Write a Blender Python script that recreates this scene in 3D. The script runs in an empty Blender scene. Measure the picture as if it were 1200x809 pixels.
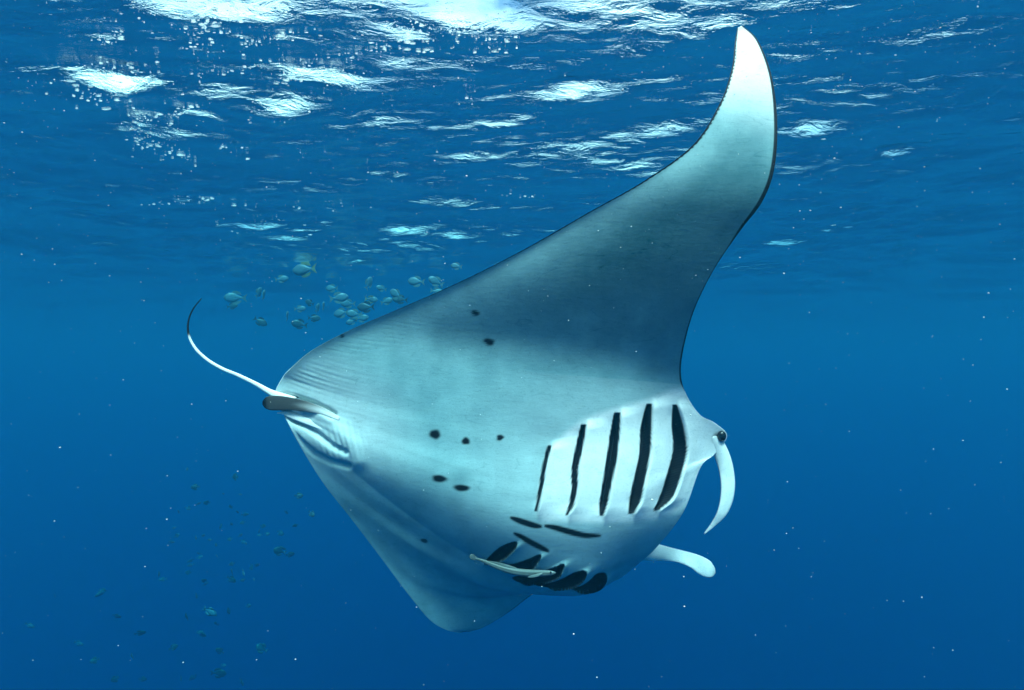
import bpy, math, random
import numpy as np
from mathutils import Vector

# ------------------------------------------------------------------ camera
PITCH = math.radians(2.2)
CAM = np.array([0.0, 0.0, -1.6])
F = 1200 * 20.0 / 36.0
scene = bpy.context.scene
col = scene.collection
cam_data = bpy.data.cameras.new('camera')
cam_data.lens = 20.0
cam_data.sensor_width = 36.0
cam_data.clip_start = 0.02
cam_data.clip_end = 2000.0
cam = bpy.data.objects.new('camera', cam_data)
col.objects.link(cam)
cam.location = CAM
cam.rotation_euler = (math.radians(90) + PITCH, 0, 0)
scene.camera = cam

# ------------------------------------------------------------------ sky and sun
SUN_EL, SUN_AZ = math.radians(63), math.radians(178)     # azimuth clockwise from +Y: behind the camera
world = bpy.data.worlds.new('World')
scene.world = world
world.use_nodes = True
wn = world.node_tree.nodes
sky = wn.new('ShaderNodeTexSky')
sky.sky_type = 'NISHITA'
sky.sun_disc = False
sky.dust_density = 4.0
sky.air_density = 1.0
sky.sun_elevation = SUN_EL
sky.sun_rotation = SUN_AZ
wn['Background'].inputs['Strength'].default_value = 0.15
wl = world.node_tree.links
wtc = wn.new('ShaderNodeTexCoord'); wmp = wn.new('ShaderNodeMapping'); wmp.inputs['Scale'].default_value = (1, 1, 2.2)
wnz = wn.new('ShaderNodeTexNoise'); wnz.inputs['Scale'].default_value = 2.6; wnz.inputs['Detail'].default_value = 7; wnz.inputs['Roughness'].default_value = .58
wcr = wn.new('ShaderNodeValToRGB'); wcr.color_ramp.elements[0].position = .36; wcr.color_ramp.elements[1].position = .58
wmx = wn.new('ShaderNodeMix'); wmx.data_type = 'RGBA'; wmx.inputs['B'].default_value = (9, 8.7, 8.4, 1)   # sunlit cloud
wl.new(wtc.outputs['Generated'], wmp.inputs[0]); wl.new(wmp.outputs[0], wnz.inputs['Vector']); wl.new(wnz.outputs[0], wcr.inputs[0])
wl.new(wcr.outputs[0], wmx.inputs['Factor']); wl.new(sky.outputs[0], wmx.inputs['A']); wl.new(wmx.outputs['Result'], wn['Background'].inputs['Color'])
sun_data = bpy.data.lights.new('sun', 'SUN')
sun_data.energy = 3.2
sun_data.angle = math.radians(18)   # the choppy surface spreads the sunlight
sun_data.color = (1.0, 0.95, 0.88)
sun = bpy.data.objects.new('sun', sun_data)
col.objects.link(sun)
sd = Vector((math.sin(SUN_AZ) * math.cos(SUN_EL), math.cos(SUN_AZ) * math.cos(SUN_EL), math.sin(SUN_EL)))
sun.rotation_euler = sd.to_track_quat('Z', 'Y').to_euler()
sun.location = sd * 30

scene.view_settings.view_transform = 'Standard'
scene.view_settings.look = 'None'
scene.view_settings.gamma = 1.0
scene.view_settings.exposure = 1.36
cy = scene.cycles
cy.max_bounces = 10
cy.volume_bounces = 5
cy.diffuse_bounces = 3
cy.glossy_bounces = 4
cy.transparent_max_bounces = 16
cy.caustics_reflective = False
cy.caustics_refractive = False
cy.use_denoising = True
cy.sample_clamp_indirect = 8.0

# ------------------------------------------------------------------ helpers
def P(px, py, d):
    """photo pixel (1200 x 809) and distance along the viewing axis -> metres"""
    px, py, d = np.asarray(px, float), np.asarray(py, float), np.asarray(d, float)
    u, v = (px - 600) / F, (404.5 - py) / F
    cp, sp = math.cos(PITCH), math.sin(PITCH)
    return np.stack([CAM[0] + d * u, CAM[1] + d * (cp - v * sp), CAM[2] + d * (sp + v * cp)], -1)

def material(name):
    m = bpy.data.materials.new(name)
    m.use_nodes = True
    nt = m.node_tree
    return m, nt, nt.nodes, nt.links, nt.nodes['Principled BSDF'], nt.nodes['Material Output']

def mesh_obj(name, verts, faces, mat, parent=None, smooth=True):
    me = bpy.data.meshes.new(name)
    me.from_pydata([tuple(v) for v in verts], [], [tuple(f) for f in faces])
    me.polygons.foreach_set('use_smooth', [smooth] * len(me.polygons))
    if mat: me.materials.append(mat)
    me.update()
    o = bpy.data.objects.new(name, me)
    col.objects.link(o)
    if parent: o.parent = parent
    return o

def fast_grid(name, pts, mat):
    """pts: (n, m, 3) array of grid points -> smooth quad mesh"""
    n, m = pts.shape[:2]
    idx = np.arange(n * m).reshape(n, m)
    q = np.stack([idx[:-1, :-1], idx[1:, :-1], idx[1:, 1:], idx[:-1, 1:]], -1).reshape(-1, 4)
    return fast_mesh(name, pts.reshape(-1, 3), q, mat)

def fast_mesh(name, v, q, mat, parent=None):
    me = bpy.data.meshes.new(name)
    k = q.shape[1]
    me.vertices.add(len(v)); me.vertices.foreach_set('co', np.asarray(v, np.float32).ravel())
    me.loops.add(q.size); me.loops.foreach_set('vertex_index', q.ravel().astype(np.int32))
    me.polygons.add(len(q)); me.polygons.foreach_set('loop_start', np.arange(0, q.size, k, dtype=np.int32))
    me.update(calc_edges=True); me.validate()
    me.polygons.foreach_set('use_smooth', np.ones(len(me.polygons), bool))
    if mat: me.materials.append(mat)
    o = bpy.data.objects.new(name, me)
    col.objects.link(o)
    if parent: o.parent = parent
    return o

# ------------------------------------------------------------------ water surface
rng = np.random.default_rng(7)
def surf_px(px, py):
    """where the sight line of a pixel meets the still water level"""
    a = P(px, py, 1.0) - CAM
    return CAM + a * (-CAM[2] / a[..., 2:3])

def waves(x, y, cell):
    h = np.zeros_like(x)
    r = np.random.default_rng(11)
    for i in range(64):
        L = 0.10 * (34.0 ** (i / 63.0))
        th = math.radians(r.normal(78, 26))
        steep = r.uniform(.5, 1.3) * 0.027
        a = steep * L / (2 * math.pi) * (1.3 if .4 < L < 2.6 else 1.3 if .2 < L <= .4 else .6)
        k = 2 * math.pi / L
        ph = k * (x * math.cos(th) + y * math.sin(th)) + r.uniform(0, 6.28)
        ph = ph + .9 * np.sin(k * .21 * (x * math.sin(th) - y * math.cos(th)) + r.uniform(0, 6.28))
        fade = np.clip((L / cell - 3.0) / 3.0, 0, 1)
        h += a * fade * (np.sin(ph) + .22 * np.sin(2 * ph + 1.3))
    h *= (1 - .2 * np.clip((x + .9) / 1.6, 0, 1)) * np.clip(.76 + .13 * (y - 2.6), .76, 1.45)   # choppier further off, calmer to the right
    # steeper wavelets, where the far flank of a crest opens a view of the sky
    for (px, py, slope, a_, b_, tilt) in WAVELETS:
        c = surf_px(px, py)
        ct, st = math.cos(tilt), math.sin(tilt)
        dx, dy = x - c[0], y - c[1]
        u, v = dx * ct + dy * st, -dx * st + dy * ct
        h += -slope * v * np.exp(-(u / a_) ** 2 - (v / b_) ** 2)
    return h

WAVELETS = [  # pixel, extra slope, half length, half width (m), turn
    (215, 10, .30, .26, .16, .1), (285, 4, .26, .22, .14, -.1), (550, 10, .30, .30, .16, .15), (480, 36, .26, .18, .12, .3),
    (125, 97, .42, .26, .15, .1), (178, 158, .52, .24, .18, -.3), (228, 135, .36, .28, .08, .25), (365, 92, .40, .30, .11, .1),
    (250, 80, .26, .26, .07, .1), (325, 42, .30, .22, .08, .1), (655, 110, .44, .30, .15, -.1), (962, 148, .48, .24, .14, -.25),
    (1042, 183, .48, .15, .11, -.3), (980, 98, .34, .14, .07, -.1), (215, 230, .55, .34, .10, .0), (605, 20, .25, .15, .10, .4),
    (135, 46, .30, .14, .08, .2), (700, 84, .34, .12, .07, -.6), (300, 262, .56, .5, .13, .0), (365, 268, .5, .4, .13, .2),
]
def graded(lo, hi, step, far, grow):
    a = list(np.arange(lo, hi, step)); s = step
    while a[-1] < far: s = min(s * grow, 6); a.append(a[-1] + s)
    b = [lo]; s = step
    while b[-1] > -far: s = min(s * grow, 6); b.append(b[-1] - s)
    return np.array(b[:0:-1] + a)
gx = graded(-4.5, 4.5, .022, 160, 1.035)
gy = graded(1.9, 8.0, .018, 160, 1.03)
X, Y = np.meshgrid(gx, gy, indexing='ij')
cell = np.maximum(np.gradient(gx)[:, None], np.gradient(gy)[None, :])
Z = waves(X, Y, cell)

m, nt, N, Lk, bsdf, out = material('water_surface')
N.remove(bsdf)
tc = N.new('ShaderNodeTexCoord')
mp = N.new('ShaderNodeMapping'); mp.inputs['Scale'].default_value = (1, 2.2, 1); mp.inputs['Rotation'].default_value = (0, 0, .2)
Lk.new(tc.outputs['Object'], mp.inputs[0])
nz = N.new('ShaderNodeTexNoise'); nz.inputs['Scale'].default_value = 6; nz.inputs['Detail'].default_value = 5; nz.inputs['Roughness'].default_value = .6
nz.inputs['Distortion'].default_value = .6
Lk.new(mp.outputs[0], nz.inputs['Vector'])
bp = N.new('ShaderNodeBump'); bp.inputs['Strength'].default_value = .55; bp.inputs['Distance'].default_value = .023
Lk.new(nz.outputs[0], bp.inputs['Height'])
fr = N.new('ShaderNodeFresnel'); fr.inputs['IOR'].default_value = 1.333
gl = N.new('ShaderNodeBsdfGlossy'); gl.inputs['Roughness'].default_value = .02; gl.inputs['Color'].default_value = (1, 1, 1, 1)
tr = N.new('ShaderNodeBsdfTransparent')
mx = N.new('ShaderNodeMixShader')
Lk.new(bp.outputs[0], fr.inputs['Normal']); Lk.new(bp.outputs[0], gl.inputs['Normal'])
Lk.new(fr.outputs[0], mx.inputs[0]); Lk.new(tr.outputs[0], mx.inputs[1]); Lk.new(gl.outputs[0], mx.inputs[2])
Lk.new(mx.outputs[0], out.inputs['Surface'])
water = fast_grid('water_surface', np.stack([X, Y, Z], -1), m)
water['kind'] = 'structure'

# ------------------------------------------------------------------ seabed and the water body
m, nt, N, Lk, bsdf, out = material('sand')
bsdf.inputs['Roughness'].default_value = .9
nz = N.new('ShaderNodeTexNoise'); nz.inputs['Scale'].default_value = .15; nz.inputs['Detail'].default_value = 8
cr = N.new('ShaderNodeValToRGB')
cr.color_ramp.elements[0].color = (.16, .15, .12, 1); cr.color_ramp.elements[1].color = (.4, .37, .3, 1)
tc = N.new('ShaderNodeTexCoord'); Lk.new(tc.outputs['Object'], nz.inputs['Vector'])
Lk.new(nz.outputs[0], cr.inputs[0]); Lk.new(cr.outputs[0], bsdf.inputs['Base Color'])
g = np.linspace(-160, 160, 81)
SX, SY = np.meshgrid(g, g, indexing='ij')
SZ = -46 + .8 * np.sin(SX * .09 + 1) * np.sin(SY * .11) + .3 * np.sin(SX * .31 + SY * .2)
seabed = fast_grid('seabed', np.stack([SX, SY, SZ], -1), m)
seabed['kind'] = 'structure'

m, nt, N, Lk, bsdf, out = material('sea_water')
N.remove(bsdf)
pv = N.new('ShaderNodeVolumePrincipled')
SIG_S = np.array([.0020, .0180, .0285])
SIG_A = np.array([.21, .041, .0200])
D = .5
c = SIG_S / D
A = (1 - SIG_A / (D * (1 - c))) ** 2
pv.inputs['Density'].default_value = D
pv.inputs['Color'].default_value = (*c, 1)
pv.inputs['Absorption Color'].default_value = (*A, 1)
pv.inputs['Anisotropy'].default_value = .6
Lk.new(pv.outputs[0], out.inputs['Volume'])
b = 159.0; z0, z1 = -48.0, .5
hv = [(x, y, z) for z in (z0, z1) for (x, y) in ((-b, -b), (b, -b), (b, b), (-b, b))]
hf = [(0, 3, 2, 1), (4, 5, 6, 7), (0, 1, 5, 4), (1, 2, 6, 5), (2, 3, 7, 6), (3, 0, 4, 7)]
haze = mesh_obj('haze', hv, hf, m, smooth=False)
haze['kind'] = 'stuff'
haze['label'] = 'clear blue sea water fading into the distance'
haze['category'] = 'water'
# ------------------------------------------------------------------ splines
def hermite(k, v, x):
    """cubic Hermite through values v (n, ...) at knots k, evaluated at x"""
    k = np.asarray(k, float); v = np.asarray(v, float); x = np.asarray(x, float)
    dk = np.diff(k); sh = (-1,) + (1,) * (v.ndim - 1)
    sl = np.diff(v, axis=0) / dk.reshape(sh)
    m = np.empty_like(v)
    m[0], m[-1] = sl[0], sl[-1]
    w = (dk[1:] / (dk[:-1] + dk[1:])).reshape(sh)
    m[1:-1] = sl[:-1] * w + sl[1:] * (1 - w)
    i = np.clip(np.searchsorted(k, x, side='right') - 1, 0, len(k) - 2)
    h = dk[i].reshape(sh); t = ((x - k[i]) / dk[i]).reshape(sh)
    return (v[i] * (2 * t**3 - 3 * t**2 + 1) + m[i] * h * (t**3 - 2 * t**2 + t)
            + v[i + 1] * (-2 * t**3 + 3 * t**2) + m[i + 1] * h * (t**3 - t**2))

def sstep(a, b, x):
    t = np.clip((x - a) / (b - a), 0, 1)
    return t * t * (3 - 2 * t)

def poly_sd(px, py, poly):
    """signed distance in pixels to a closed polygon, negative inside"""
    poly = np.asarray(poly, float)
    d = np.full(px.shape, 1e9); ins = np.zeros(px.shape, bool)
    for a, b in zip(poly, np.roll(poly, -1, 0)):
        ab = b - a
        t = np.clip(((px - a[0]) * ab[0] + (py - a[1]) * ab[1]) / (ab @ ab + 1e-9), 0, 1)
        d = np.minimum(d, np.hypot(px - a[0] - t * ab[0], py - a[1] - t * ab[1]))
        c = (a[1] > py) != (b[1] > py)
        with np.errstate(divide='ignore', invalid='ignore'):
            xc = a[0] + (py - a[1]) * ab[0] / ab[1]
        ins ^= c & (px < xc)
    return np.where(ins, -d, d)

def smooth_poly(pts, n=8):
    pts = np.asarray(pts, float)
    p = np.vstack([pts[-2:], pts, pts[:2]])
    k = np.arange(len(p))
    return hermite(k, p, np.linspace(2, len(p) - 2, len(pts) * n, endpoint=False))

def project(p):
    q = p - CAM
    cp, sp = math.cos(PITCH), math.sin(PITCH)
    d = q[..., 1] * cp + q[..., 2] * sp
    v = -q[..., 1] * sp + q[..., 2] * cp
    return 600 + F * q[..., 0] / d, 404.5 - F * v / d

# ------------------------------------------------------------------ manta ray: chord stations from the raised wing tip to the lowered one
def wing(te, le, bulge=0.0, sag=0.0):
    te, le = np.array(te, float), np.array(le, float)
    r = []
    for t in (0, .2, .4, .6, .8, 1):
        p = te + (le - te) * t
        b = 4 * t * (1 - t)
        p[2] -= bulge * b; p[1] += sag * b
        r.append(p)
    return r
ST = [
    wing((864, 33, 1.86), (870, 30, 1.86)),
    wing((861, 50, 1.81), (889, 49, 1.81)),
    wing((857, 82, 1.735), (905, 92, 1.725), .005),
    wing((843, 122, 1.675), (911, 148, 1.655), .008),
    wing((812, 170, 1.655), (907, 200, 1.63), .008),
    wing((755, 212, 1.69), (893, 237, 1.645), .008),
    wing((690, 249, 1.745), (868, 270, 1.68), .008),
    wing((615, 292, 1.82), (838, 314, 1.73), .012),
    wing((540, 330, 1.90), (815, 360, 1.785), .018),
    wing((470, 361, 1.98), (802, 404, 1.865), .022),
    wing((410, 387, 2.05), (798, 437, 1.925), .03),
    [(365, 411, 2.10), (450, 430, 2.02), (540, 447, 1.97), (640, 457, 1.94), (730, 460, 1.925), (804, 462, 1.945)],
    [(338, 434, 2.15), (430, 462, 2.05), (530, 483, 1.985), (630, 496, 1.955), (735, 492, 1.93), (820, 486, 1.955)],
    [(330, 444, 2.165), (422, 476, 2.055), (522, 503, 1.985), (625, 520, 1.955), (738, 512, 1.925), (838, 496, 1.965)],
    [(324, 455, 2.17), (415, 492, 2.06), (515, 524, 1.99), (620, 545, 1.945), (738, 533, 1.915), (852, 511, 1.985)],
    [(322, 463, 2.17), (410, 504, 2.06), (510, 540, 1.985), (615, 564, 1.94), (733, 559, 1.905), (838, 532, 1.975)],
    [(323, 471, 2.17), (405, 516, 2.06), (505, 556, 1.985), (610, 583, 1.935), (728, 584, 1.90), (821, 548, 1.955)],
    [(330, 482, 2.16), (402, 531, 2.07), (500, 576, 2.00), (605, 607, 1.94), (708, 616, 1.905), (801, 600, 1.955)],
    [(336, 493, 2.16), (404, 547, 2.09), (500, 597, 2.03), (597, 630, 1.97), (694, 650, 1.94), (770, 641, 2.01)],
    [(343, 507, 2.17), (412, 565, 2.12), (497, 617, 2.08), (588, 655, 2.03), (682, 678, 1.985), (748, 661, 2.07)],
    [(357, 532, 2.19), (425, 588, 2.16), (500, 636, 2.15), (586, 675, 2.10), (672, 697, 2.065), (722, 680, 2.16)],
    [(380, 568, 2.22), (440, 613, 2.20), (505, 653, 2.20), (578, 688, 2.20), (655, 697, 2.20), (706, 674, 2.27)],
    [(410, 606, 2.26), (457, 641, 2.27), (510, 669, 2.29), (570, 690, 2.31), (628, 690, 2.33), (680, 668, 2.37)],
    [(445, 652, 2.33), (485, 676, 2.35), (528, 692, 2.38), (570, 699, 2.40), (610, 693, 2.42), (650, 678, 2.45)],
    wing((478, 696, 2.40), (622, 698, 2.49), 0, 6),
    wing((503, 726, 2.46), (594, 719, 2.52), 0, 4),
    wing((522, 738, 2.50), (567, 735, 2.54), 0, 2),
    wing((539, 742, 2.54), (549, 741, 2.55)),
]
ST = np.array(ST, float)
NS = len(ST) - 1
us = np.concatenate([np.linspace(0, 21, 430, endpoint=False), np.linspace(21, NS, 70)])
ts = np.concatenate([np.linspace(0, .97, 365, endpoint=False), np.linspace(.97, 1, 14)])
net = hermite(np.arange(NS + 1), ST, us)                       # (nu, 6, 3)
net = np.swapaxes(hermite(np.linspace(0, 1, 6), np.swapaxes(net, 0, 1), ts), 0, 1)   # (nu, nt, 3)
PX, PY, DD = net[..., 0], net[..., 1], net[..., 2]
U, T = np.meshgrid(us, ts, indexing='ij')
def blur(a, n):
    for _ in range(n):
        for ax in (0, 1):
            f = np.concatenate([np.take(a, [0], ax), a, np.take(a, [-1], ax)], ax)
            s0 = [slice(None)] * a.ndim; s1 = list(s0); s2 = list(s0)
            s0[ax], s1[ax], s2[ax] = slice(0, -2), slice(1, -1), slice(2, None)
            a = .25 * f[tuple(s0)] + .5 * f[tuple(s1)] + .25 * f[tuple(s2)]
    return a
wb = sstep(15.5, 10.5, U)
DD = DD * (1 - wb) + blur(DD, 420) * wb          # an even sweep from the body into the raised wing
DD = DD - .44 * np.clip(DD - 2.08, 0, 1) * sstep(16.5, 19, U)
belly = P(PX, PY, DD)

def normals(p):
    a = np.gradient(p, axis=0); b = np.gradient(p, axis=1)
    n = np.cross(b, a)
    return n / (np.linalg.norm(n, axis=-1, keepdims=True) + 1e-12)
nb = normals(belly)
if np.sum(nb * (CAM - belly)) < 0: nb = -nb
flip = np.sum(normals(belly) * nb) < 0
nb = blur(nb, 3); nb /= np.linalg.norm(nb, axis=-1, keepdims=True)

# ---- relief, pigment and painted light and shade of the underside
rel = np.zeros_like(PX)      # metres along the outward normal
dark = np.zeros_like(PX)     # 0 white skin, 1 black
raw = np.zeros_like(PX)      # inside of the gill slits
upper = (U > 9.5) & (U < 17.2)
lower = (U > 16.2) & (U < 20.9)

def slit(center, widths, n=6):
    c = np.array(center, float); k = np.linspace(0, 1, len(c))
    x = np.linspace(0, 1, len(c) * n)
    c = hermite(k, c, x); w = np.interp(x, np.linspace(0, 1, len(widths)), widths) / 2
    return np.vstack([c + np.stack([w, 0 * w], -1), (c - np.stack([w, 0 * w], -1))[::-1]]), c, w
UP = [
    ([(643, 523), (638, 547), (633, 574), (628, 599)], [2.5, 3, 3, 2.5, 1]),
    ([(684, 498), (678.5, 523), (674, 551), (672, 574), (670, 592), (665, 603)], [4, 6.5, 5.5, 4.5, 3.5, 1]),
    ([(723, 484), (720, 511), (716.5, 539), (711, 568), (707.5, 590), (704, 604)], [5, 9, 9.5, 8, 7, 2]),
    ([(760, 474), (757.5, 503), (755, 531), (749.5, 562), (744, 584), (738, 601)], [4, 10.5, 10, 10, 10.5, 4]),
    ([(790, 475), (795, 500), (796, 528), (789, 560), (779, 583), (768, 597)], [3, 11, 13, 13.5, 12, 4]),
]
slit_sd = []
for i, (c, w) in enumerate(UP):
    poly, cc, ww = slit([(x + .9 * math.sin(y * .11 + i * 1.7), y) for x, y in c], np.array(w) + .6)
    sd = np.where(upper, poly_sd(PX, PY, poly), 99)
    s = sstep(1.5, .3, sd)
    slit_sd.append(sd)
    dark = np.maximum(dark, s)
    raw = np.maximum(raw, s)
    rel -= .045 * sstep(-.3, -3.8, sd)
    # flap: raised free edge on the head side of the slit, falling towards the next slit
    o = np.argsort(cc[:, 1])
    xe = np.interp(PY, cc[o, 1], (cc[:, 0] + ww)[o])
    y0, y1 = cc[0, 1], cc[-1, 1]
    W = 40 if i < 4 else 30
    dx = PX - xe
    tilt_top = y0 - dx * (.13 if i < 4 else .1)
    tilt_bot = y1 + 1 - np.clip(dx, 0, 40) * .05
    env = sstep(-8, 6, PY - tilt_top) * sstep(14, -12, PY - tilt_bot)
    ramp = np.clip(1 - dx / W, 0, 1) ** 1.9 * sstep(-.4, 3.6, dx)
    rel += np.where(upper, .014 * env * ramp, 0)
    xl = np.interp(PY, cc[o, 1], (cc[:, 0] - ww)[o])           # the flap before it dips towards the opening
    envl = sstep(y0 - 2, y0 + 14, PY) * sstep(y1, y1 - 14, PY)
    rel -= np.where(upper, .006 * envl * np.exp(-np.clip(xl - PX, 0, 99) / 9) * sstep(4, -1, PX - xl), 0)

Q = lambda pts: smooth_poly([(540 + x * .15, 600 + y * .15) for x, y in pts])
LOW = [
    Q([(195, 388), (245, 330), (310, 275), (380, 245), (437, 235), (425, 275), (390, 315), (345, 352), (280, 375)]),
    Q([(310, 425), (420, 405), (530, 370), (622, 333), (605, 385), (570, 430), (530, 458), (430, 458), (350, 442)]),
    Q([(415, 505), (520, 485), (640, 465), (720, 440), (802, 408), (795, 450), (765, 500), (700, 530), (600, 545), (500, 552), (440, 535)]),
    Q([(590, 552), (700, 545), (800, 520), (890, 480), (974, 463), (965, 505), (930, 550), (870, 580), (780, 592), (690, 585)]),
    Q([(870, 590), (940, 578), (1010, 540), (1065, 492), (1127, 486), (1125, 530), (1090, 580), (1030, 610), (960, 618), (900, 605)]),
]
for poly in LOW:
    sd = np.where(lower, poly_sd(PX, PY, poly), 99)
    s = sstep(1.4, .3, sd)
    slit_sd.append(sd)
    dark = np.maximum(dark, s); raw = np.maximum(raw, s)
    rel -= .032 * sstep(-.2, -3.0, sd)
    cx, cyy = poly.mean(0)
    side = sstep(-4, 3, (PX - cx) * .45 + (PY - cyy) * .9)      # the free edge lies towards the mouth and the back
    rel += np.where(lower, .012 * np.exp(-np.clip(sd, 0, 99) / 4.5) * side * (sd > 0), 0)

def ell(cx, cy_, a, b, ang, soft=.25, ragged=.0, seed=0):
    c, s_ = math.cos(math.radians(ang)), math.sin(math.radians(ang))
    dx, dy = PX - cx, PY - cy_
    u_, v_ = (dx * c + dy * s_) / a, (-dx * s_ + dy * c) / b
    r = np.hypot(u_, v_)
    th = np.arctan2(v_, u_)
    r = r * (1 + ragged * (np.sin(3 * th + seed) + .6 * np.sin(5 * th + 2.3 * seed)))
    return sstep(1 + soft, 1 - soft, r)
for i, (x, y, a, b, g, k, rg) in enumerate([
        (557, 367, 5, 3.2, 20, 1, .12), (573, 401, 6.5, 4, 15, 1, .2), (510, 509, 6.5, 5.5, 10, 1, .12), (546, 517, 4.8, 4.2, 0, 1, .15),
        (586, 513, 4.2, 3.4, -20, 1, .2), (515, 561, 8.5, 4.2, 5, 1, .1), (541, 572, 9.5, 3.8, 4, 1, .08), (401, 394, 2.2, 2, 0, 1, 0),
        (497, 634, 4.2, 2.3, 15, .9, .1), (466, 654, 3.4, 1.8, 20, .8, .1)]):
    dark = np.maximum(dark, k * ell(x, y, a, b, g, .35, rg * .45, i) * (U < 20.9))
marks = (U > 15.5) & (U < 20)
for c in ([(598, 607), (606, 610), (616, 613.5), (627, 616.5), (635, 617.5)], [(638, 616.5), (650, 619), (668, 624), (686, 628), (704, 628)], [(602, 625), (612, 630), (624, 637), (636, 643), (643.5, 646)]):
    c = hermite(np.arange(5), np.array(c, float), np.linspace(0, 4, 24))
    w = 4.6 * np.sin(np.linspace(.12, math.pi - .12, 24)) ** .55 * .9
    up = np.stack([c[:, 0], c[:, 1] - w], -1); dn = np.stack([c[:, 0], c[:, 1] + w * .75], -1)[::-1]
    sd = np.where(marks, poly_sd(PX, PY, np.vstack([up, dn])), 99)
    dark = np.maximum(dark, sstep(1.2, -.8, sd))
# a faint spot in the skin, and soft shade painted on wing and belly
smudge_shade = .35 * ell(540, 559, 12, 8, 0, .9) + .14 * ell(722, 296, 70, 36, -25, .95) * (U < 9) + .05 * ell(560, 640, 70, 24, 12, .95)
smudge_shade += .66 * sstep(2.2, 4.6, U) * sstep(11.5, 6.0, U) * sstep(0, .5, T)          # grey underwing skin, deepened with painted shade of the raised wing
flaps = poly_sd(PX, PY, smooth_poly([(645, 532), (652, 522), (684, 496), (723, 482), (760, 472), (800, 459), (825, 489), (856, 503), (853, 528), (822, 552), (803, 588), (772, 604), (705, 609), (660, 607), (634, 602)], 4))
pale = np.where((U > 10.2) & (U < 17.6), sstep(9, -5, flaps), 0) + .35 * ell(740, 560, 170, 110, -8, .8) * (U > 10.5) + .8 * sstep(3.6, 2.0, U) + .5 * ell(380, 490, 90, 55, 30, .8)  # white gill and head skin, brightened by painted light; wing tip and tail too
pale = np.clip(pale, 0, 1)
# black rim along the wing edges, thickest near the raised tip
dle = np.hypot(PX - PX[:, -1:], PY - PY[:, -1:]); dte = np.hypot(PX - PX[:, :1], PY - PY[:, :1])
jag = 1 + .5 * np.sin(U * 37) * np.sin(U * 91 + 1)
wle = np.interp(us, [0, .6, 1.5, 3, 5.2, 5.9, 6.5, 7.4, 9, 10.4, 10.9, 22.5, 23.5, 25, 26, 27], [.8, 2.0, 3.0, 4.0, 4.8, 3.4, .9, .7, 1.6, 2.0, 0, 0, 1.3, 1.2, .6, .3])[:, None]
wte = np.interp(us, [0, .5, 1.5, 3, 6, 8.5, 11, 12, 28], [1.2, 2.4, 3.4, 3.0, 1.4, .9, .5, 0, 0])[:, None] * jag
dark = np.maximum(dark, sstep(wle + .9, wle - .7, dle) * (wle > .05))
dark = np.maximum(dark, sstep(wte + .8, wte - .6, dte) * (wte > .05))
# dark patch around the eye
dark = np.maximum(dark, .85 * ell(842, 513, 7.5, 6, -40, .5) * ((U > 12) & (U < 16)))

# folds beside the tail: pelvic fins and vent
def seg(pts, w):
    p = np.array(pts, float); d = np.full(PX.shape, 1e9)
    for a, b in zip(p[:-1], p[1:]):
        ab = b - a
        t = np.clip(((PX - a[0]) * ab[0] + (PY - a[1]) * ab[1]) / (ab @ ab), 0, 1)
        d = np.minimum(d, np.hypot(PX - a[0] - t * ab[0], PY - a[1] - t * ab[1]))
    return np.exp(-(d / w) ** 2)
rel -= .016 * seg([(322, 461), (345, 466), (368, 474), (390, 486)], 3.6)
rel += .006 * seg([(322, 469), (345, 473), (368, 481), (388, 492)], 4.5)
rel -= .016 * seg([(340, 492), (358, 499), (374, 510), (392, 524), (405, 530)], 3.0)
rel += .009 * ell(372, 516, 32, 9, 38, .9)
rel -= .014 * seg([(339, 503), (352, 517), (368, 531), (388, 541), (408, 546)], 3.2)
rel += .008 * seg([(375, 490), (395, 502), (412, 520), (420, 540)], 9)
# fine muscle ribs towards the trailing edge
rib = np.exp(-(T / .16) ** 2) * sstep(8.2, 10.5, U) * sstep(17.5, 14.5, U)
arc = np.concatenate([[0], np.cumsum(np.hypot(np.diff(PX[:, 0]), np.diff(PY[:, 0])))])[:, None]
rel += .00075 * rib * (np.sin(arc * 1.25 + 2.5 * np.sin(T * 14 + arc * .05)) + .5 * np.sin(arc * .71 + T * 21)) * (.6 + .4 * np.sin(arc * .11 + T * 17))
rib2 = np.exp(-(((PX - 398) / 22) ** 2 + ((PY - 522) / 20) ** 2))
rel += .0015 * rib2 * np.sin((PX * .95 - PY * .25) * 1.05)
# gentle muscle waviness
rel += .003 * np.sin(PX * .021 + PY * .013) * np.sin(PY * .027 - PX * .008 + 1) * sstep(0, .2, T) * sstep(1, .85, T)
rel *= sstep(0, .05, T) * sstep(1.0, .985, T)
relb = belly + nb * rel[..., None]

# ---- back, closed to the belly along the edges
nd = blur(nb, 60); nd /= np.linalg.norm(nd, axis=-1, keepdims=True)
thick = np.interp(us, [0, 1, 4, 8, 10.5, 13, 17, 19, 21.5, 24, 26, 27], [.006, .010, .028, .06, .12, .22, .27, .23, .12, .05, .015, .006])[:, None]
prof = np.clip(T, 0, 1) ** .9 * np.sqrt(np.clip(1 - T ** 7, 0, 1)) * 1.02
vd = belly - CAM; vd /= np.linalg.norm(vd, axis=-1, keepdims=True)
wv = (.35 + .65 * np.maximum(sstep(.7, .9, T), sstep(.3, .1, T)))[..., None]
od = vd * wv - nd * (1 - wv); od /= np.linalg.norm(od, axis=-1, keepdims=True)
back = belly + od * (thick * prof + .0015)[..., None]
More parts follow.
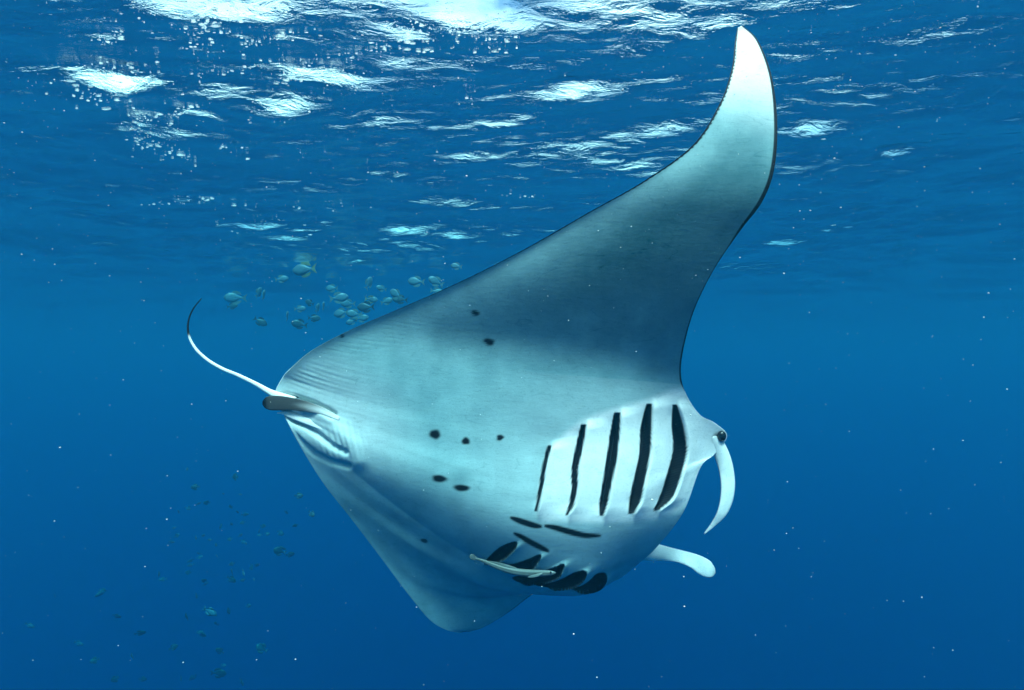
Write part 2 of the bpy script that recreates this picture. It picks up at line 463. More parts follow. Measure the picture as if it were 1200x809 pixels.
# keep the hidden side clear of the deepest gill relief
nu, nt_ = U.shape
V = np.concatenate([relb.reshape(-1, 3), back[1:-1, 1:-1].reshape(-1, 3)])
ib = np.arange(nu * nt_).reshape(nu, nt_)
ik = ib.copy(); ik[1:-1, 1:-1] = nu * nt_ + np.arange((nu - 2) * (nt_ - 2)).reshape(nu - 2, nt_ - 2)
quad = lambda a: np.stack([a[:-1, :-1], a[:-1, 1:], a[1:, 1:], a[1:, :-1]], -1).reshape(-1, 4)
qb, qk = quad(ib), quad(ik)[:, ::-1]
if flip: qb, qk = qb[:, ::-1], qk[:, ::-1]

def pigment_light_attr(o, name, vals):
    a = o.data.attributes.new(name, 'FLOAT', 'POINT')
    a.data.foreach_set('value', np.asarray(vals, np.float32).ravel())

skin, nt, N, Lk, bsdf, out = material('manta_skin')
bsdf.inputs['Roughness'].default_value = .55
bsdf.inputs['Specular IOR Level'].default_value = .1
at = N.new('ShaderNodeAttribute'); at.attribute_name = 'dark'
ad = N.new('ShaderNodeAttribute'); ad.attribute_name = 'smudge_shade'
tc = N.new('ShaderNodeTexCoord')
n1 = N.new('ShaderNodeTexNoise'); n1.inputs['Scale'].default_value = 9; n1.inputs['Detail'].default_value = 6
n2 = N.new('ShaderNodeTexNoise'); n2.inputs['Scale'].default_value = 160; n2.inputs['Detail'].default_value = 3
for n in (n1, n2): Lk.new(tc.outputs['Object'], n.inputs['Vector'])
c1 = N.new('ShaderNodeValToRGB')
c1.color_ramp.elements[0].position = .3; c1.color_ramp.elements[0].color = (.21, .38, .41, 1)
c1.color_ramp.elements[1].position = .65; c1.color_ramp.elements[1].color = (.30, .51, .53, 1)
Lk.new(n1.outputs[0], c1.inputs[0])
c2 = N.new('ShaderNodeValToRGB')
c2.color_ramp.elements[0].position = .30; c2.color_ramp.elements[0].color = (.72, .74, .75, 1)
c2.color_ramp.elements[1].position = .42; c2.color_ramp.elements[1].color = (1, 1, 1, 1)
Lk.new(n2.outputs[0], c2.inputs[0])
mu = N.new('ShaderNodeMix'); mu.data_type = 'RGBA'; mu.blend_type = 'MULTIPLY'; mu.inputs['Factor'].default_value = .6
Lk.new(c2.outputs[0], mu.inputs['B'])
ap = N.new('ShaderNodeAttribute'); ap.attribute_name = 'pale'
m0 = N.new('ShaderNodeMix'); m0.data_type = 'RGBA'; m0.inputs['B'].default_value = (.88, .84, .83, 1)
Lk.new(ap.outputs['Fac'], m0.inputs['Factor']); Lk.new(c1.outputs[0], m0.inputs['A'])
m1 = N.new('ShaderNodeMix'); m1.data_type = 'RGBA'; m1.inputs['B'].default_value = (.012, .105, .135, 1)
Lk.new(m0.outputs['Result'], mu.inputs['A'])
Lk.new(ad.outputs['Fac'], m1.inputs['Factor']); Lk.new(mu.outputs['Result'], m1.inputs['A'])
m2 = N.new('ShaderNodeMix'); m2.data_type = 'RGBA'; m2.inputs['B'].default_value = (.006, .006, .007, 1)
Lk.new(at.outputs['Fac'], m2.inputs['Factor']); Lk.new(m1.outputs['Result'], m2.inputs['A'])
Lk.new(m2.outputs['Result'], bsdf.inputs['Base Color'])
bp = N.new('ShaderNodeBump'); bp.inputs['Strength'].default_value = .28; bp.inputs['Distance'].default_value = .003
n3 = N.new('ShaderNodeTexNoise'); n3.inputs['Scale'].default_value = 60; n3.inputs['Detail'].default_value = 8; n3.inputs['Roughness'].default_value = .65
mp = N.new('ShaderNodeMapping'); mp.inputs['Scale'].default_value = (.35, 1, 1.3); mp.inputs['Rotation'].default_value = (0, -.35, 0)
Lk.new(tc.outputs['Object'], mp.inputs[0]); Lk.new(mp.outputs[0], n3.inputs['Vector'])
Lk.new(n3.outputs[0], bp.inputs['Height']); Lk.new(bp.outputs[0], bsdf.inputs['Normal'])
# thin scratches: ridges of a stretched, distorted noise
n4 = N.new('ShaderNodeTexNoise'); n4.inputs['Scale'].default_value = 5; n4.inputs['Detail'].default_value = 2; n4.inputs['Distortion'].default_value = .4
mp2 = N.new('ShaderNodeMapping'); mp2.inputs['Scale'].default_value = (.7, 1, 2.6); mp2.inputs['Rotation'].default_value = (0, .5, 0)
Lk.new(tc.outputs['Object'], mp2.inputs[0]); Lk.new(mp2.outputs[0], n4.inputs['Vector'])
c4 = N.new('ShaderNodeValToRGB')
c4.color_ramp.elements[0].position = .492; c4.color_ramp.elements[0].color = (0, 0, 0, 1)
c4.color_ramp.elements[1].position = .508; c4.color_ramp.elements[1].color = (0, 0, 0, 1)
el = c4.color_ramp.elements.new(.5); el.color = (1, 1, 1, 1)
Lk.new(n4.outputs[0], c4.inputs[0])
n5 = N.new('ShaderNodeTexNoise'); n5.inputs['Scale'].default_value = 22; n5.inputs['Detail'].default_value = 5; n5.inputs['Roughness'].default_value = .7
Lk.new(tc.outputs['Object'], n5.inputs['Vector'])
c5 = N.new('ShaderNodeValToRGB'); c5.color_ramp.elements[0].position = .35; c5.color_ramp.elements[1].position = .7
Lk.new(n5.outputs[0], c5.inputs[0])
ml = N.new('ShaderNodeMath'); ml.operation = 'MULTIPLY'; Lk.new(c4.outputs[0], ml.inputs[0]); Lk.new(c5.outputs[0], ml.inputs[1])
ml2 = N.new('ShaderNodeMath'); ml2.operation = 'MULTIPLY_ADD'; ml2.inputs[1].default_value = .22
Lk.new(ml.outputs[0], ml2.inputs[0])
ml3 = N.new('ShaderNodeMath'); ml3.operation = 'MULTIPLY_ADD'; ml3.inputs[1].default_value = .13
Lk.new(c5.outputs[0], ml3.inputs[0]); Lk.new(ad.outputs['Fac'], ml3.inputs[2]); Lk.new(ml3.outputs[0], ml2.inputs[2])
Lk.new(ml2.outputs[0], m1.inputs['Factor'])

root = bpy.data.objects.new('manta_ray', None)
col.objects.link(root)
base = P(600, 560, 2.1)
root.location = base
root.empty_display_size = .2
root['label'] = 'huge manta ray banking with its white underside, gill slits and curled wing tip showing'
root['category'] = 'manta ray'

body = fast_mesh('body', V - base, np.vstack([qb, qk]), skin, root)
nback = (nu - 2) * (nt_ - 2)
pigment_light_attr(body, 'dark', np.concatenate([dark.ravel(), np.full(nback, .97)]))
pigment_light_attr(body, 'pale', np.concatenate([pale.ravel(), np.zeros(nback)]))
pigment_light_attr(body, 'smudge_shade', np.concatenate([np.clip(smudge_shade, 0, 1).ravel(), np.zeros(nback)]))

# dark gill tissue lining each slit, with the fine ribs of the gill plates
gill_mat, nt, N, Lk, bsdf, out = material('gill_tissue')
bsdf.inputs['Roughness'].default_value = .6; bsdf.inputs['Specular IOR Level'].default_value = .1
tc = N.new('ShaderNodeTexCoord'); wv_ = N.new('ShaderNodeTexWave'); wv_.bands_direction = 'Z'
wv_.inputs['Scale'].default_value = 60; wv_.inputs['Distortion'].default_value = 2; wv_.inputs['Detail'].default_value = 2
cr = N.new('ShaderNodeValToRGB'); cr.color_ramp.elements[0].color = (.003, .003, .004, 1); cr.color_ramp.elements[1].color = (.022, .024, .028, 1)
Lk.new(tc.outputs['Object'], wv_.inputs['Vector']); Lk.new(wv_.outputs[0], cr.inputs[0]); Lk.new(cr.outputs[0], bsdf.inputs['Base Color'])
lin = (relb + nb * .0012).reshape(-1, 3)
for sd in slit_sd:
    ins = (sd.ravel() < .6)
    q = qb[ins[qb].all(1)]
    if not len(q): continue
    used_v, inv = np.unique(q, return_inverse=True)
    fast_mesh('gill_slit', lin[used_v] - base, inv.reshape(q.shape), gill_mat, root)

# ------------------------------------------------------------------ tubes and ribbons
def ribbon(name, pts, flat=.35, seg_n=20, n=48, mat=None, parent=None, org=base, dark_fn=None, roll=None):
    """pts rows: px, py, d, half width in px; elliptical section, thin along the view-facing normal"""
    pts = np.array(pts, float)
    k = np.concatenate([[0], np.cumsum(np.hypot(*np.diff(pts[:, :2], axis=0).T))])
    x = np.linspace(0, k[-1], n)
    q = hermite(k, pts, x)
    c = P(q[:, 0], q[:, 1], q[:, 2])
    w = np.clip(q[:, 3], .25, None) / F * q[:, 2]
    tg = np.gradient(c, axis=0); tg /= np.linalg.norm(tg, axis=1, keepdims=True)
    view = CAM - c; view /= np.linalg.norm(view, axis=1, keepdims=True)
    sd_ = np.cross(tg, view); sd_ /= np.linalg.norm(sd_, axis=1, keepdims=True)
    nn = np.cross(sd_, tg)
    if roll is not None:
        r = np.radians(np.interp(x / k[-1], np.linspace(0, 1, len(roll)), roll))[:, None]
        sd_, nn = sd_ * np.cos(r) + nn * np.sin(r), -sd_ * np.sin(r) + nn * np.cos(r)
    fl = np.interp(x / k[-1], np.linspace(0, 1, len(flat)), flat) if np.ndim(flat) else np.full(n, flat)
    a = np.linspace(0, 2 * math.pi, seg_n, endpoint=False)
    ring = c[:, None] + sd_[:, None] * (np.cos(a)[None, :, None] * w[:, None, None]) + nn[:, None] * (np.sin(a)[None, :, None] * (w * fl)[:, None, None])
    v = np.concatenate([ring.reshape(-1, 3), c[:1], c[-1:]]) - org
    f = []
    for i in range(n - 1):
        for j in range(seg_n):
            j2 = (j + 1) % seg_n
            f.append((i * seg_n + j, i * seg_n + j2, (i + 1) * seg_n + j2, (i + 1) * seg_n + j))
    for j in range(seg_n):
        f.append((n * seg_n, (j + 1) % seg_n, j)); f.append((n * seg_n + 1, (n - 1) * seg_n + j, (n - 1) * seg_n + (j + 1) % seg_n))
    o = mesh_obj(name, v, f, mat or skin, parent)
    s = np.repeat(x / k[-1], seg_n); aa = np.tile(a, n)
    dk = dark_fn(s, aa) if dark_fn else np.zeros_like(s)
    dk = np.concatenate([dk, [dk[0], dk[-1]]])
    pigment_light_attr(o, 'dark', dk); pigment_light_attr(o, 'smudge_shade', np.zeros_like(dk)); pigment_light_attr(o, 'pale', np.ones_like(dk))
    return o

ribbon('tail', [(345, 472, 2.15, 7), (326, 464.5, 2.15, 5.2), (317, 460, 2.16, 3.6), (301.5, 451, 2.18, 2.5), (280, 440.5, 2.21, 2.1), (259, 431.5, 2.24, 1.9),
                (242, 421, 2.27, 1.7), (228, 407, 2.29, 1.5), (221, 392, 2.30, 1.2), (220.5, 378, 2.31, 1.0), (226, 363, 2.32, .8), (236, 350, 2.33, .5)],
       flat=.85, n=90, parent=root, dark_fn=lambda s, a: np.maximum(sstep(.74, .77, s), (np.sin(a) < -.35) * .95))
ribbon('pelvic_fin', [(398, 491, 2.075, 2), (378, 482, 2.09, 4), (358, 476.5, 2.105, 6), (340, 473.5, 2.12, 7.6), (325, 472.5, 2.13, 8.6), (315, 472.5, 2.14, 8), (310, 472.5, 2.145, 5.6), (307.5, 472.5, 2.145, 2)],
       flat=.1, parent=root, roll=[5, 8, 8, 8, 5], dark_fn=lambda s, a: .93 * sstep(.02, .6, s + .08 * np.sin(a * 3)) + .1 * sstep(.9, 1, s))
ribbon('pelvic_fin', [(380, 503, 2.09, 2), (358, 493, 2.115, 3.6), (340, 486.5, 2.135, 3), (330, 484, 2.14, 1.5), (325, 484.5, 2.14, .5)],
       flat=.2, parent=root, roll=[10, 5, 0])
ribbon('cephalic_fin', [(832, 512, 1.995, 10), (841, 524, 1.99, 9), (847.5, 538, 1.98, 8.6), (851.5, 553, 1.97, 8.2), (853, 570, 1.96, 8), (851, 587, 1.955, 7.2), (845, 603, 1.955, 5.4), (836, 614.5, 1.965, 2.8), (825, 626, 1.975, .6)],
       flat=[.8, .6, .3, .22, .2, .2], n=60, parent=root, roll=[0, 0, 10, 18, 22, 10], dark_fn=lambda s, a: .45 * (np.cos(a) > .93) * sstep(.3, .5, s))
ribbon('cephalic_fin', [(742, 640, 2.16, 12), (760, 646, 2.17, 11.5), (778, 648.5, 2.16, 9.4), (796, 652, 2.15, 8.2), (812, 657.5, 2.14, 9.2), (823, 663.5, 2.14, 10.8), (829, 666.5, 2.14, 10.2), (833, 668.8, 2.14, 8.4), (836, 670.2, 2.14, 5.8), (837.6, 671, 2.14, 3.2), (838.4, 671.4, 2.14, .6)],
       flat=[.7, .5, .25, .2, .2], n=60, parent=root, roll=[20, 25, 30, 25, 20], dark_fn=lambda s, a: .35 * sstep(.9, 1, s))

eye_mat, nt, N, Lk, bsdf, out = material('eye')
bsdf.inputs['Base Color'].default_value = (.008, .009, .012, 1); bsdf.inputs['Roughness'].default_value = .12
def uv_ball(name, c, r, mat, parent, org, squash=(1, 1, 1), n=20):
    v, f = [], []
    for i in range(n + 1):
        th = math.pi * i / n
        for j in range(2 * n):
            ph = math.pi * j / n
            v.append((c[0] - org[0] + r * squash[0] * math.sin(th) * math.cos(ph), c[1] - org[1] + r * squash[1] * math.sin(th) * math.sin(ph), c[2] - org[2] + r * squash[2] * math.cos(th)))
    for i in range(n):
        for j in range(2 * n):
            f.append((i * 2 * n + j, (i + 1) * 2 * n + j, (i + 1) * 2 * n + (j + 1) % (2 * n), i * 2 * n + (j + 1) % (2 * n)))
    return mesh_obj(name, v, f, mat, parent)
uv_ball('eye', P(845.5, 511, 1.975), .0165, eye_mat, root, base, (.95, 1, 1.15))
# ------------------------------------------------------------------ small fish
def fish_mats(name, c_top, c_side, rough=.45):
    m, nt, N, Lk, bsdf, out = material(name)
    tc = N.new('ShaderNodeTexCoord'); sx = N.new('ShaderNodeSeparateXYZ'); Lk.new(tc.outputs['Object'], sx.inputs[0])
    cr = N.new('ShaderNodeValToRGB'); mr = N.new('ShaderNodeMapRange')
    mr.inputs['From Min'].default_value = -.25; mr.inputs['From Max'].default_value = .25
    Lk.new(sx.outputs['Z'], mr.inputs['Value']); Lk.new(mr.outputs[0], cr.inputs[0])
    cr.color_ramp.elements[0].color = (*c_side, 1); cr.color_ramp.elements[0].position = .45
    cr.color_ramp.elements[1].color = (*c_top, 1); cr.color_ramp.elements[1].position = .8
    nz = N.new('ShaderNodeTexNoise'); nz.inputs['Scale'].default_value = 14
    Lk.new(tc.outputs['Object'], nz.inputs['Vector'])
    mu = N.new('ShaderNodeMix'); mu.data_type = 'RGBA'; mu.blend_type = 'MULTIPLY'; mu.inputs['Factor'].default_value = .4
    Lk.new(cr.outputs[0], mu.inputs['A']); Lk.new(nz.outputs['Color'], mu.inputs['B'])
    Lk.new(mu.outputs['Result'], bsdf.inputs['Base Color']); bsdf.inputs['Roughness'].default_value = rough
    return m
def plain(name, c, rough=.5):
    m, nt, N, Lk, bsdf, out = material(name)
    nz = N.new('ShaderNodeTexNoise'); nz.inputs['Scale'].default_value = 40
    cr = N.new('ShaderNodeValToRGB')
    cr.color_ramp.elements[0].color = (*[x * .7 for x in c], 1); cr.color_ramp.elements[1].color = (*c, 1)
    Lk.new(nz.outputs[0], cr.inputs[0]); Lk.new(cr.outputs[0], bsdf.inputs['Base Color'])
    bsdf.inputs['Roughness'].default_value = rough
    return m
silver = fish_mats('silver_scales', (.07, .13, .18), (.12, .21, .27))
dusky = fish_mats('dusky_scales', (.025, .04, .05), (.05, .075, .09))
yellow_fin = plain('yellow_fin', (.20, .21, .10))
pale_fin = plain('pale_fin', (.12, .17, .18))
dark_fin = plain('dark_fin', (.015, .017, .02))

def fish_body(depth=.42, wide=.16, n=18, k=12):
    """unit-length fish body along X, snout at +.5"""
    x = np.linspace(0, 1, n)
    h = depth / 2 * np.interp(x, [0, .04, .12, .28, .45, .62, .78, .9, 1], [.04, .28, .62, .96, 1, .82, .45, .22, .20])
    w = wide / 2 * np.interp(x, [0, .05, .15, .3, .5, .7, .9, 1], [.1, .5, .9, 1, .85, .5, .2, .1])
    a = np.linspace(0, 2 * math.pi, k, endpoint=False)
    v = [(.5 - xx * .8, ww * math.cos(t), hh * math.sin(t)) for xx, hh, ww in zip(x, h, w) for t in a]
    f = [(i * k + j, i * k + (j + 1) % k, (i + 1) * k + (j + 1) % k, (i + 1) * k + j) for i in range(n - 1) for j in range(k)]
    f.append(tuple(range(k))[::-1]); f.append(tuple((n - 1) * k + j for j in range(k)))
    return v, f
def fin(outline, th=.008):
    """thin solid fin in the XZ plane"""
    n = len(outline)
    c = np.mean(outline, 0)
    v = [(x, s * th * (.2 + .8 * (1 - i / n)), z) for s in (-1, 1) for i, (x, z) in enumerate(outline)]
    f = [tuple(range(n))[::-1], tuple(range(n, 2 * n))] + [(i, (i + 1) % n, n + (i + 1) % n, n + i) for i in range(n)]
    return v, f
def tail_fin(s=.2):
    return fin([(-.28, .035), (-.36, .10), (-.5, s), (-.44, .08), (-.42, 0), (-.44, -.08), (-.5, -s), (-.36, -.10), (-.28, -.035)])
def back_fin(depth, sgn=1):
    z = depth / 2
    return fin([(.18, sgn * z * .86), (.10, sgn * (z + .07)), (-.05, sgn * (z + .08)), (-.18, sgn * (z + .03)), (-.26, sgn * z * .55), (-.2, sgn * z * .55), (0, sgn * z * .8)])
def merge(*ms):
    V_, F_ = [], []
    for v, f in ms:
        o = len(V_); V_ += list(v); F_ += [tuple(i + o for i in q) for q in f]
    return V_, F_

def fish_thing(name, depth, mat, fin_mat, tail_mat):
    root_ = bpy.data.objects.new(name, None); col.objects.link(root_); root_.empty_display_size = .05
    mesh_obj('fish_body', *fish_body(depth), mat, root_)
    mesh_obj('tail_fin', *tail_fin(), tail_mat, root_, smooth=False)
    mesh_obj('dorsal_fin', *back_fin(depth, 1), fin_mat, root_, smooth=False)
    mesh_obj('anal_fin', *back_fin(depth, -1), fin_mat, root_, smooth=False)
    for s in (-1, 1):
        uv_ball('eye', (.40, s * .045, .03), .022, eye_mat, root_, (0, 0, 0), n=6)
    return root_
def copy_thing(o):
    c = o.copy(); col.objects.link(c)
    for ch in o.children:
        d = ch.copy(); d.parent = c; col.objects.link(d)
    return c
def place(o, px, py, d, size_px, heading, pitch=0, roll=0):
    """heading: 0 swims to the right, 90 away, 180 to the left"""
    o.location = P(px, py, d)
    s = size_px / F * d
    o.scale = (s, s, s)
    o.rotation_euler = (math.radians(roll), -math.radians(pitch), math.radians(heading))

fr_ = random.Random(5)
proto = {'pale': fish_thing('silver_fish', .46, silver, pale_fin, pale_fin), 'yellow': fish_thing('silver_fish', .44, silver, yellow_fin, yellow_fin), 'dark': fish_thing('dusky_fish', .46, dusky, dark_fin, dark_fin)}
used = set()
UPPER = [  # px, py, distance, length px, heading, pitch, kind
    (357, 316, 6.2, 30, 170, -4, 'yellow'), (276, 349, 6.6, 24, 195, 0, 'pale'), (303, 343, 6.4, 15, 80, 50, 'pale'), (309, 346, 6.5, 14, 100, 55, 'yellow'),
    (432, 332, 6.2, 17, 60, 60, 'pale'), (397, 349, 6.0, 20, 20, 10, 'pale'), (351.5, 362, 6.2, 16, 10, 5, 'pale'), (336.5, 371, 6.4, 15, 100, 60, 'pale'),
    (488, 330, 6.0, 19, 170, 5, 'pale'), (511, 330, 6.0, 19, 190, 25, 'pale'), (464, 345, 6.1, 18, 150, 30, 'pale'), (435, 351, 6.3, 18, 15, -5, 'yellow'),
    (469, 351, 6.4, 19, 195, 5, 'dark'), (400, 367, 6.0, 22, 165, -8, 'pale'), (415, 368, 6.2, 19, 185, 5, 'pale'), (429, 360, 6.1, 22, 170, 0, 'dark'),
    (305, 377, 6.6, 20, 20, -30, 'dark'), (379, 359, 6.4, 16, 100, 50, 'yellow'), (372, 361, 6.5, 15, 80, 55, 'pale'), (408, 356, 6.6, 16, 200, 0, 'pale'),
    (424, 373, 6.3, 15, 10, 10, 'pale'), (363, 355, 6.8, 15, 160, 20, 'dark'), (351, 380, 6.9, 18, 190, 10, 'dark'), (368, 373, 6.7, 17, 30, 0, 'dark'),
    (412, 377, 6.2, 13, 200, -20, 'pale'), (453, 353, 6.5, 17, 10, 20, 'pale'), (535, 312, 6.0, 17, 170, 10, 'pale'), (512, 342, 6.4, 15, 15, -10, 'pale'),
    (447, 338, 6.9, 14, 195, 15, 'pale'), (272, 359, 7.0, 14, 10, 10, 'dark'), (389, 338, 7.2, 14, 170, 0, 'pale'), (330, 327, 7.3, 14, 20, 10, 'pale'),
]
LAB = {'pale': ('pale silver fish milling about under the surface behind the manta', 'pale silver fish of the school by the surface'),
       'yellow': ('silver fish with yellow fins in the school near the surface', 'yellow finned fish of the school by the surface'),
       'dark': ('dark fish among the pale school just under the surface', 'dark fish of the school by the surface')}
for (px, py, d, L, hd, pt, kind) in UPPER:
    o = copy_thing(proto[kind]) if kind in used else proto[kind]
    used.add(kind)
    o['label'], o['group'] = LAB[kind]
    o['category'] = 'fish'
    place(o, px, py, min(d * 1.5, 1.45 * F / max(430 - py, 20)), L * fr_.uniform(.85, 1.15), hd, pt)

# fish far down in the blue, a few pixels each: body and fins in one mesh
def small(name, mat, depth):
    return mesh_obj(name, *merge(fish_body(depth, n=11, k=8), tail_fin(.17), back_fin(depth, 1), back_fin(depth, -1)), mat)
deep_dark = small('dusky_fish', dusky, .52); deep_pale = small('silver_fish', fish_mats('dim_scales', (.05, .09, .12), (.10, .17, .22)), .36)
LOWER = [(219, 723, 12, 0), (164, 742, 11, 0), (155, 769, 10, 0), (111, 774, 9, 0), (135, 796, 10, 0), (203, 759, 9, 0), (236, 743, 12, 0), (258, 763, 10, 0), (256, 789, 17, 0),
         (137, 722, 9, 0), (272, 671, 9, 0), (271, 679, 11, 0), (268, 716, 10, 0), (254, 731, 8, 0), (167, 796, 8, 0), (212, 795, 7, 0), (226, 794, 8, 0), (230, 698, 8, 0), (186, 673, 9, 0),
         (328, 646, 14, 0), (340, 650, 9, 0), (350, 581, 9, 0), (276, 559, 11, 0), (229, 571, 9, 0), (365, 602, 9, 0), (307, 760, 14, 0), (283, 799, 10, 0), (120, 692, 7, 0), (64, 698, 6, 0),
         (285, 671, 9, 1), (246, 717, 16, 1), (92, 754, 11, 1), (118, 695, 11, 1), (191, 679, 8, 1), (291, 710, 8, 1), (234, 741, 7, 1), (35, 733, 10, 1), (262, 780, 6, 1), (138, 794, 5, 1), (287, 603, 8, 1)]
for i in range(46):
    LOWER.append((fr_.gauss(262, 34), fr_.gauss(625, 24), fr_.uniform(4, 8), 0 if fr_.random() < .62 else 1))
first = [True, True]
for (px, py, L, k) in LOWER:
    src = (deep_dark, deep_pale)[k]
    if first[k]: o = src; first[k] = False
    else:
        o = src.copy(); col.objects.link(o)
    big = L >= 8.5
    d = fr_.uniform(9, 12) if big else fr_.uniform(11, 15)
    place(o, px, py, d, L * 1.15, fr_.choice([0, 180]) + fr_.uniform(-50, 50), fr_.uniform(-40, 40), fr_.uniform(-30, 30))
    o['category'] = 'fish'
    o['label'] = ('tiny dark fish hovering in the deep blue below the manta tail', 'tiny pale fish glinting in the deep blue below the manta tail')[k]
    o['group'] = ('dark fish in the depths', 'pale fish in the depths')[k]

# ------------------------------------------------------------------ remora swimming along the far gills
rem_mat, nt, N, Lk, bsdf, out = material('remora_skin')
tc = N.new('ShaderNodeTexCoord'); nz = N.new('ShaderNodeTexNoise'); nz.inputs['Scale'].default_value = 60
at = N.new('ShaderNodeAttribute'); at.attribute_name = 'dark'
mx = N.new('ShaderNodeMix'); mx.data_type = 'RGBA'
mx.inputs['A'].default_value = (.16, .20, .20, 1); mx.inputs['B'].default_value = (.03, .04, .04, 1)
ma = N.new('ShaderNodeMath'); ma.operation = 'MULTIPLY_ADD'; ma.inputs[1].default_value = .35
Lk.new(tc.outputs['Object'], nz.inputs['Vector']); Lk.new(nz.outputs[0], ma.inputs[0]); Lk.new(at.outputs['Fac'], ma.inputs[2])
Lk.new(ma.outputs[0], mx.inputs['Factor']); Lk.new(mx.outputs['Result'], bsdf.inputs['Base Color'])
bsdf.inputs['Roughness'].default_value = .4
ro = bpy.data.objects.new('remora', None); col.objects.link(ro)
rb = P(600, 668, 2.0); ro.location = rb; ro.empty_display_size = .05
ro['label'] = 'slender remora fish swimming beside the lower gill slits of the manta'
ro['category'] = 'fish'
RP = [(557, 654.5, 2.04, 1.2), (565, 657, 2.04, 1.7), (576, 661.5, 2.03, 2.6), (590, 666.5, 2.015, 3.4), (605, 670.2, 2.00, 3.9), (620, 671.8, 1.985, 4.0), (633, 672.0, 1.97, 3.7), (643, 671.8, 1.96, 3.0), (649, 671.6, 1.955, 1.8), (651.5, 671.5, 1.955, .5)]
ribbon('fish_body', RP, flat=.8, n=60, seg_n=16, mat=rem_mat, parent=ro, org=rb,
       dark_fn=lambda s, a: .75 * np.exp(-((np.mod(a - math.pi / 2 + math.pi, 2 * math.pi) - math.pi) / .35) ** 2) + .35 * (np.cos(a) > .55))
ribbon('tail_fin', [(560, 655.5, 2.04, 1.2), (556, 654, 2.04, 2.6), (552.5, 652.3, 2.04, 3.0), (550.5, 651.5, 2.04, 1.6)], flat=.12, n=12, seg_n=10, mat=rem_mat, parent=ro, org=rb, dark_fn=lambda s, a: .5 + 0 * s)
ribbon('dorsal_fin', [(607, 667, 1.998, .6), (596, 664, 2.008, 1.6), (582, 660, 2.024, 1.2), (572, 657.5, 2.035, .4)], flat=.2, n=14, seg_n=8, mat=rem_mat, parent=ro, org=rb, dark_fn=lambda s, a: .3 + 0 * s)
ribbon('pectoral_fin', [(636, 672, 1.958, .7), (629, 674.5, 1.955, 1.7), (622, 676, 1.96, 1.2), (618, 676.5, 1.965, .3)], flat=.15, n=14, seg_n=8, mat=rem_mat, parent=ro, org=rb, dark_fn=lambda s, a: .1 + 0 * s)
uv_ball('eye', P(645.5, 671, 1.951), .0032, eye_mat, ro, rb, n=8)

# ------------------------------------------------------------------ foam flecks under the surface and drifting plankton
ICO_V = np.array([(0, 1, 1.618), (0, -1, 1.618), (0, 1, -1.618), (0, -1, -1.618), (1, 1.618, 0), (-1, 1.618, 0), (1, -1.618, 0), (-1, -1.618, 0), (1.618, 0, 1), (-1.618, 0, 1), (1.618, 0, -1), (-1.618, 0, -1)]) / 1.902
ICO_F = np.array([(0, 1, 8), (0, 8, 4), (0, 4, 5), (0, 5, 9), (0, 9, 1), (1, 6, 8), (8, 6, 10), (8, 10, 4), (4, 10, 2), (4, 2, 5), (5, 2, 11), (5, 11, 9), (9, 11, 7), (9, 7, 1), (1, 7, 6), (3, 6, 7), (3, 7, 11), (3, 11, 2), (3, 2, 10), (3, 10, 6)])
def scatter(name, C, S, mat, r, rough=.25):
    """C: centres (n, 3), S: radii (n, 3)"""
    n = len(C)
    v = ICO_V[None] * (1 + rough * r.normal(size=(n, 12, 1)))
    ang = r.uniform(0, 6.28, n)
    v = v * S[:, None, :]
    c, s = np.cos(ang)[:, None], np.sin(ang)[:, None]
    spin = (S[:, 0] == S[:, 1])[:, None]
    x = np.where(spin, v[..., 0] * c - v[..., 1] * s, v[..., 0]); y = np.where(spin, v[..., 0] * s + v[..., 1] * c, v[..., 1])
    v = np.stack([x, y, v[..., 2]], -1) + C[:, None, :]
    f = (ICO_F[None] + 12 * np.arange(n)[:, None, None]).reshape(-1, 3)
    o = fast_mesh(name, v.reshape(-1, 3), f, mat)
    o['kind'] = 'stuff'
    return o
m, nt, N, Lk, bsdf, out = material('sea_foam')
bsdf.inputs['Base Color'].default_value = (.9, .9, .9, 1); bsdf.inputs['Roughness'].default_value = .6
tl = N.new('ShaderNodeBsdfTranslucent'); tl.inputs['Color'].default_value = (.95, .95, .95, 1)
nz = N.new('ShaderNodeTexNoise'); nz.inputs['Scale'].default_value = 30
ms = N.new('ShaderNodeMixShader')
mr = N.new('ShaderNodeMapRange'); mr.inputs['To Min'].default_value = .6; mr.inputs['To Max'].default_value = .95
Lk.new(nz.outputs[0], mr.inputs['Value']); Lk.new(mr.outputs[0], ms.inputs[0])
Lk.new(bsdf.outputs[0], ms.inputs[1]); Lk.new(tl.outputs[0], ms.inputs[2]); Lk.new(ms.outputs[0], out.inputs['Surface'])
foam_mat = m
r = np.random.default_rng(21)
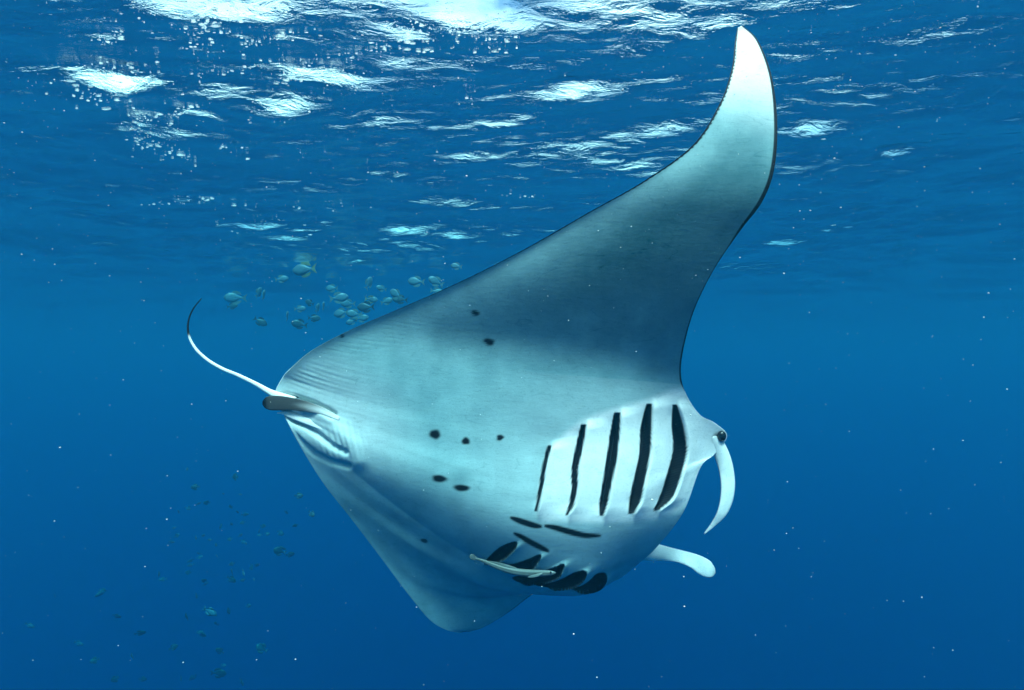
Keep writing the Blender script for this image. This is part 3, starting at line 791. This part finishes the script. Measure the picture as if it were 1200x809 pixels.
FOAM = [  # px, py, spread x, spread y (px), turn (deg), count, fleck px
    (215, 15, 45, 14, 10, 420, 2.0), (285, 8, 30, 10, -10, 220, 2.0), (235, 38, 14, 12, 60, 110, 1.8), (540, 15, 55, 16, -12, 520, 2.0), (580, 35, 22, 16, -30, 200, 1.8),
    (480, 40, 30, 12, -15, 200, 1.8), (440, 60, 12, 14, 50, 70, 1.2), (135, 46, 14, 5, -15, 70, 1.6), (122, 97, 26, 9, -8, 330, 1.8), (168, 158, 18, 13, 60, 300, 1.7),
    (200, 138, 26, 3, -18, 130, 1.4), (205, 180, 14, 6, 25, 90, 1.5), (325, 43, 22, 5, -10, 130, 1.7), (275, 90, 40, 4, -8, 130, 1.5), (340, 95, 14, 6, -30, 110, 1.7),
    (385, 92, 20, 5, 8, 140, 1.7), (400, 70, 30, 4, -10, 90, 1.4), (275, 120, 60, 30, 0, 110, 1.1), (250, 60, 120, 45, 0, 330, 1.2), (470, 80, 60, 35, 0, 130, 1.0),
    (265, 170, 10, 4, 10, 40, 1.5), (310, 180, 45, 4, -4, 70, 1.1), (215, 232, 26, 3, -4, 90, 1.4), (548, 105, 6, 12, 10, 35, 1.1), (350, 250, 50, 25, 0, 90, 1.2), (320, 262, 34, 8, 5, 80, 1.3),
    (390, 275, 26, 20, 20, 50, 1.2), (613, 228, 16, 3, 0, 30, 1.2), (305, 328, 14, 3, 0, 30, 1.1), (370, 333, 26, 2, 0, 25, 1.0), (500, 240, 60, 30, 0, 50, .9), (600, 90, 420, 70, 0, 150, 1.1), (1000, 60, 150, 50, 0, 60, 1.1),
]
C, S = [], []
for (px, py, sx, sy, tn, cnt, fp) in FOAM:
    cnt = int(cnt * (.15 if sx > 40 else .3))
    a = r.normal(size=(cnt, 2)) * (sx, sy) * .95
    ct, st = math.cos(math.radians(tn)), math.sin(math.radians(tn))
    qx, qy = px + a[:, 0] * ct - a[:, 1] * st, py + a[:, 0] * st + a[:, 1] * ct
    ok = qy < 345
    p = surf_px(qx[ok], qy[ok])
    dist = np.linalg.norm(p - CAM, axis=1)
    p[:, 2] = waves(p[:, 0], p[:, 1], np.full(len(p), .02)) - r.uniform(.0005, .003, len(p))
    k = .33 * fp / F * dist * np.clip(r.lognormal(-.3, .6, len(p)), .25, 3.0)
    C.append(p); S.append(np.stack([k * r.uniform(.8, 3.4, len(p)), k * r.uniform(.6, 1.6, len(p)), k * .3], -1))
foam = scatter('sea_foam', np.concatenate(C), np.concatenate(S), foam_mat, r, .22)
foam['label'] = 'white bubbles and foam flecks drifting under the waves'

m, nt, N, Lk, bsdf, out = material('plankton')
bsdf.inputs['Base Color'].default_value = (.8, .8, .78, 1); bsdf.inputs['Roughness'].default_value = .5
nz = N.new('ShaderNodeTexNoise'); nz.inputs['Scale'].default_value = 5
cr = N.new('ShaderNodeValToRGB'); cr.color_ramp.elements[0].color = (.55, .6, .55, 1); cr.color_ramp.elements[1].color = (.9, .9, .9, 1)
Lk.new(nz.outputs[0], cr.inputs[0]); Lk.new(cr.outputs[0], bsdf.inputs['Base Color'])
n = 11000
d = .7 + 5.5 * r.uniform(0, 1, n) ** 1.3
px, py = r.uniform(-150, 1350, n), r.uniform(-100, 900, n)
keep = r.uniform(0, 1, n) < np.interp(py, [0, 250, 450, 900], [1, .75, .3, .14])
p = P(px, py, d)
keep &= p[:, 2] < -.08
p, d = p[keep], d[keep]
k = np.clip(r.lognormal(-7.65, .5, len(p)), .0002, .0032)
plankton = scatter('plankton', p, np.stack([k, k, k * .8], -1), m, r, .2)
plankton['label'] = 'pale plankton specks drifting in the water'
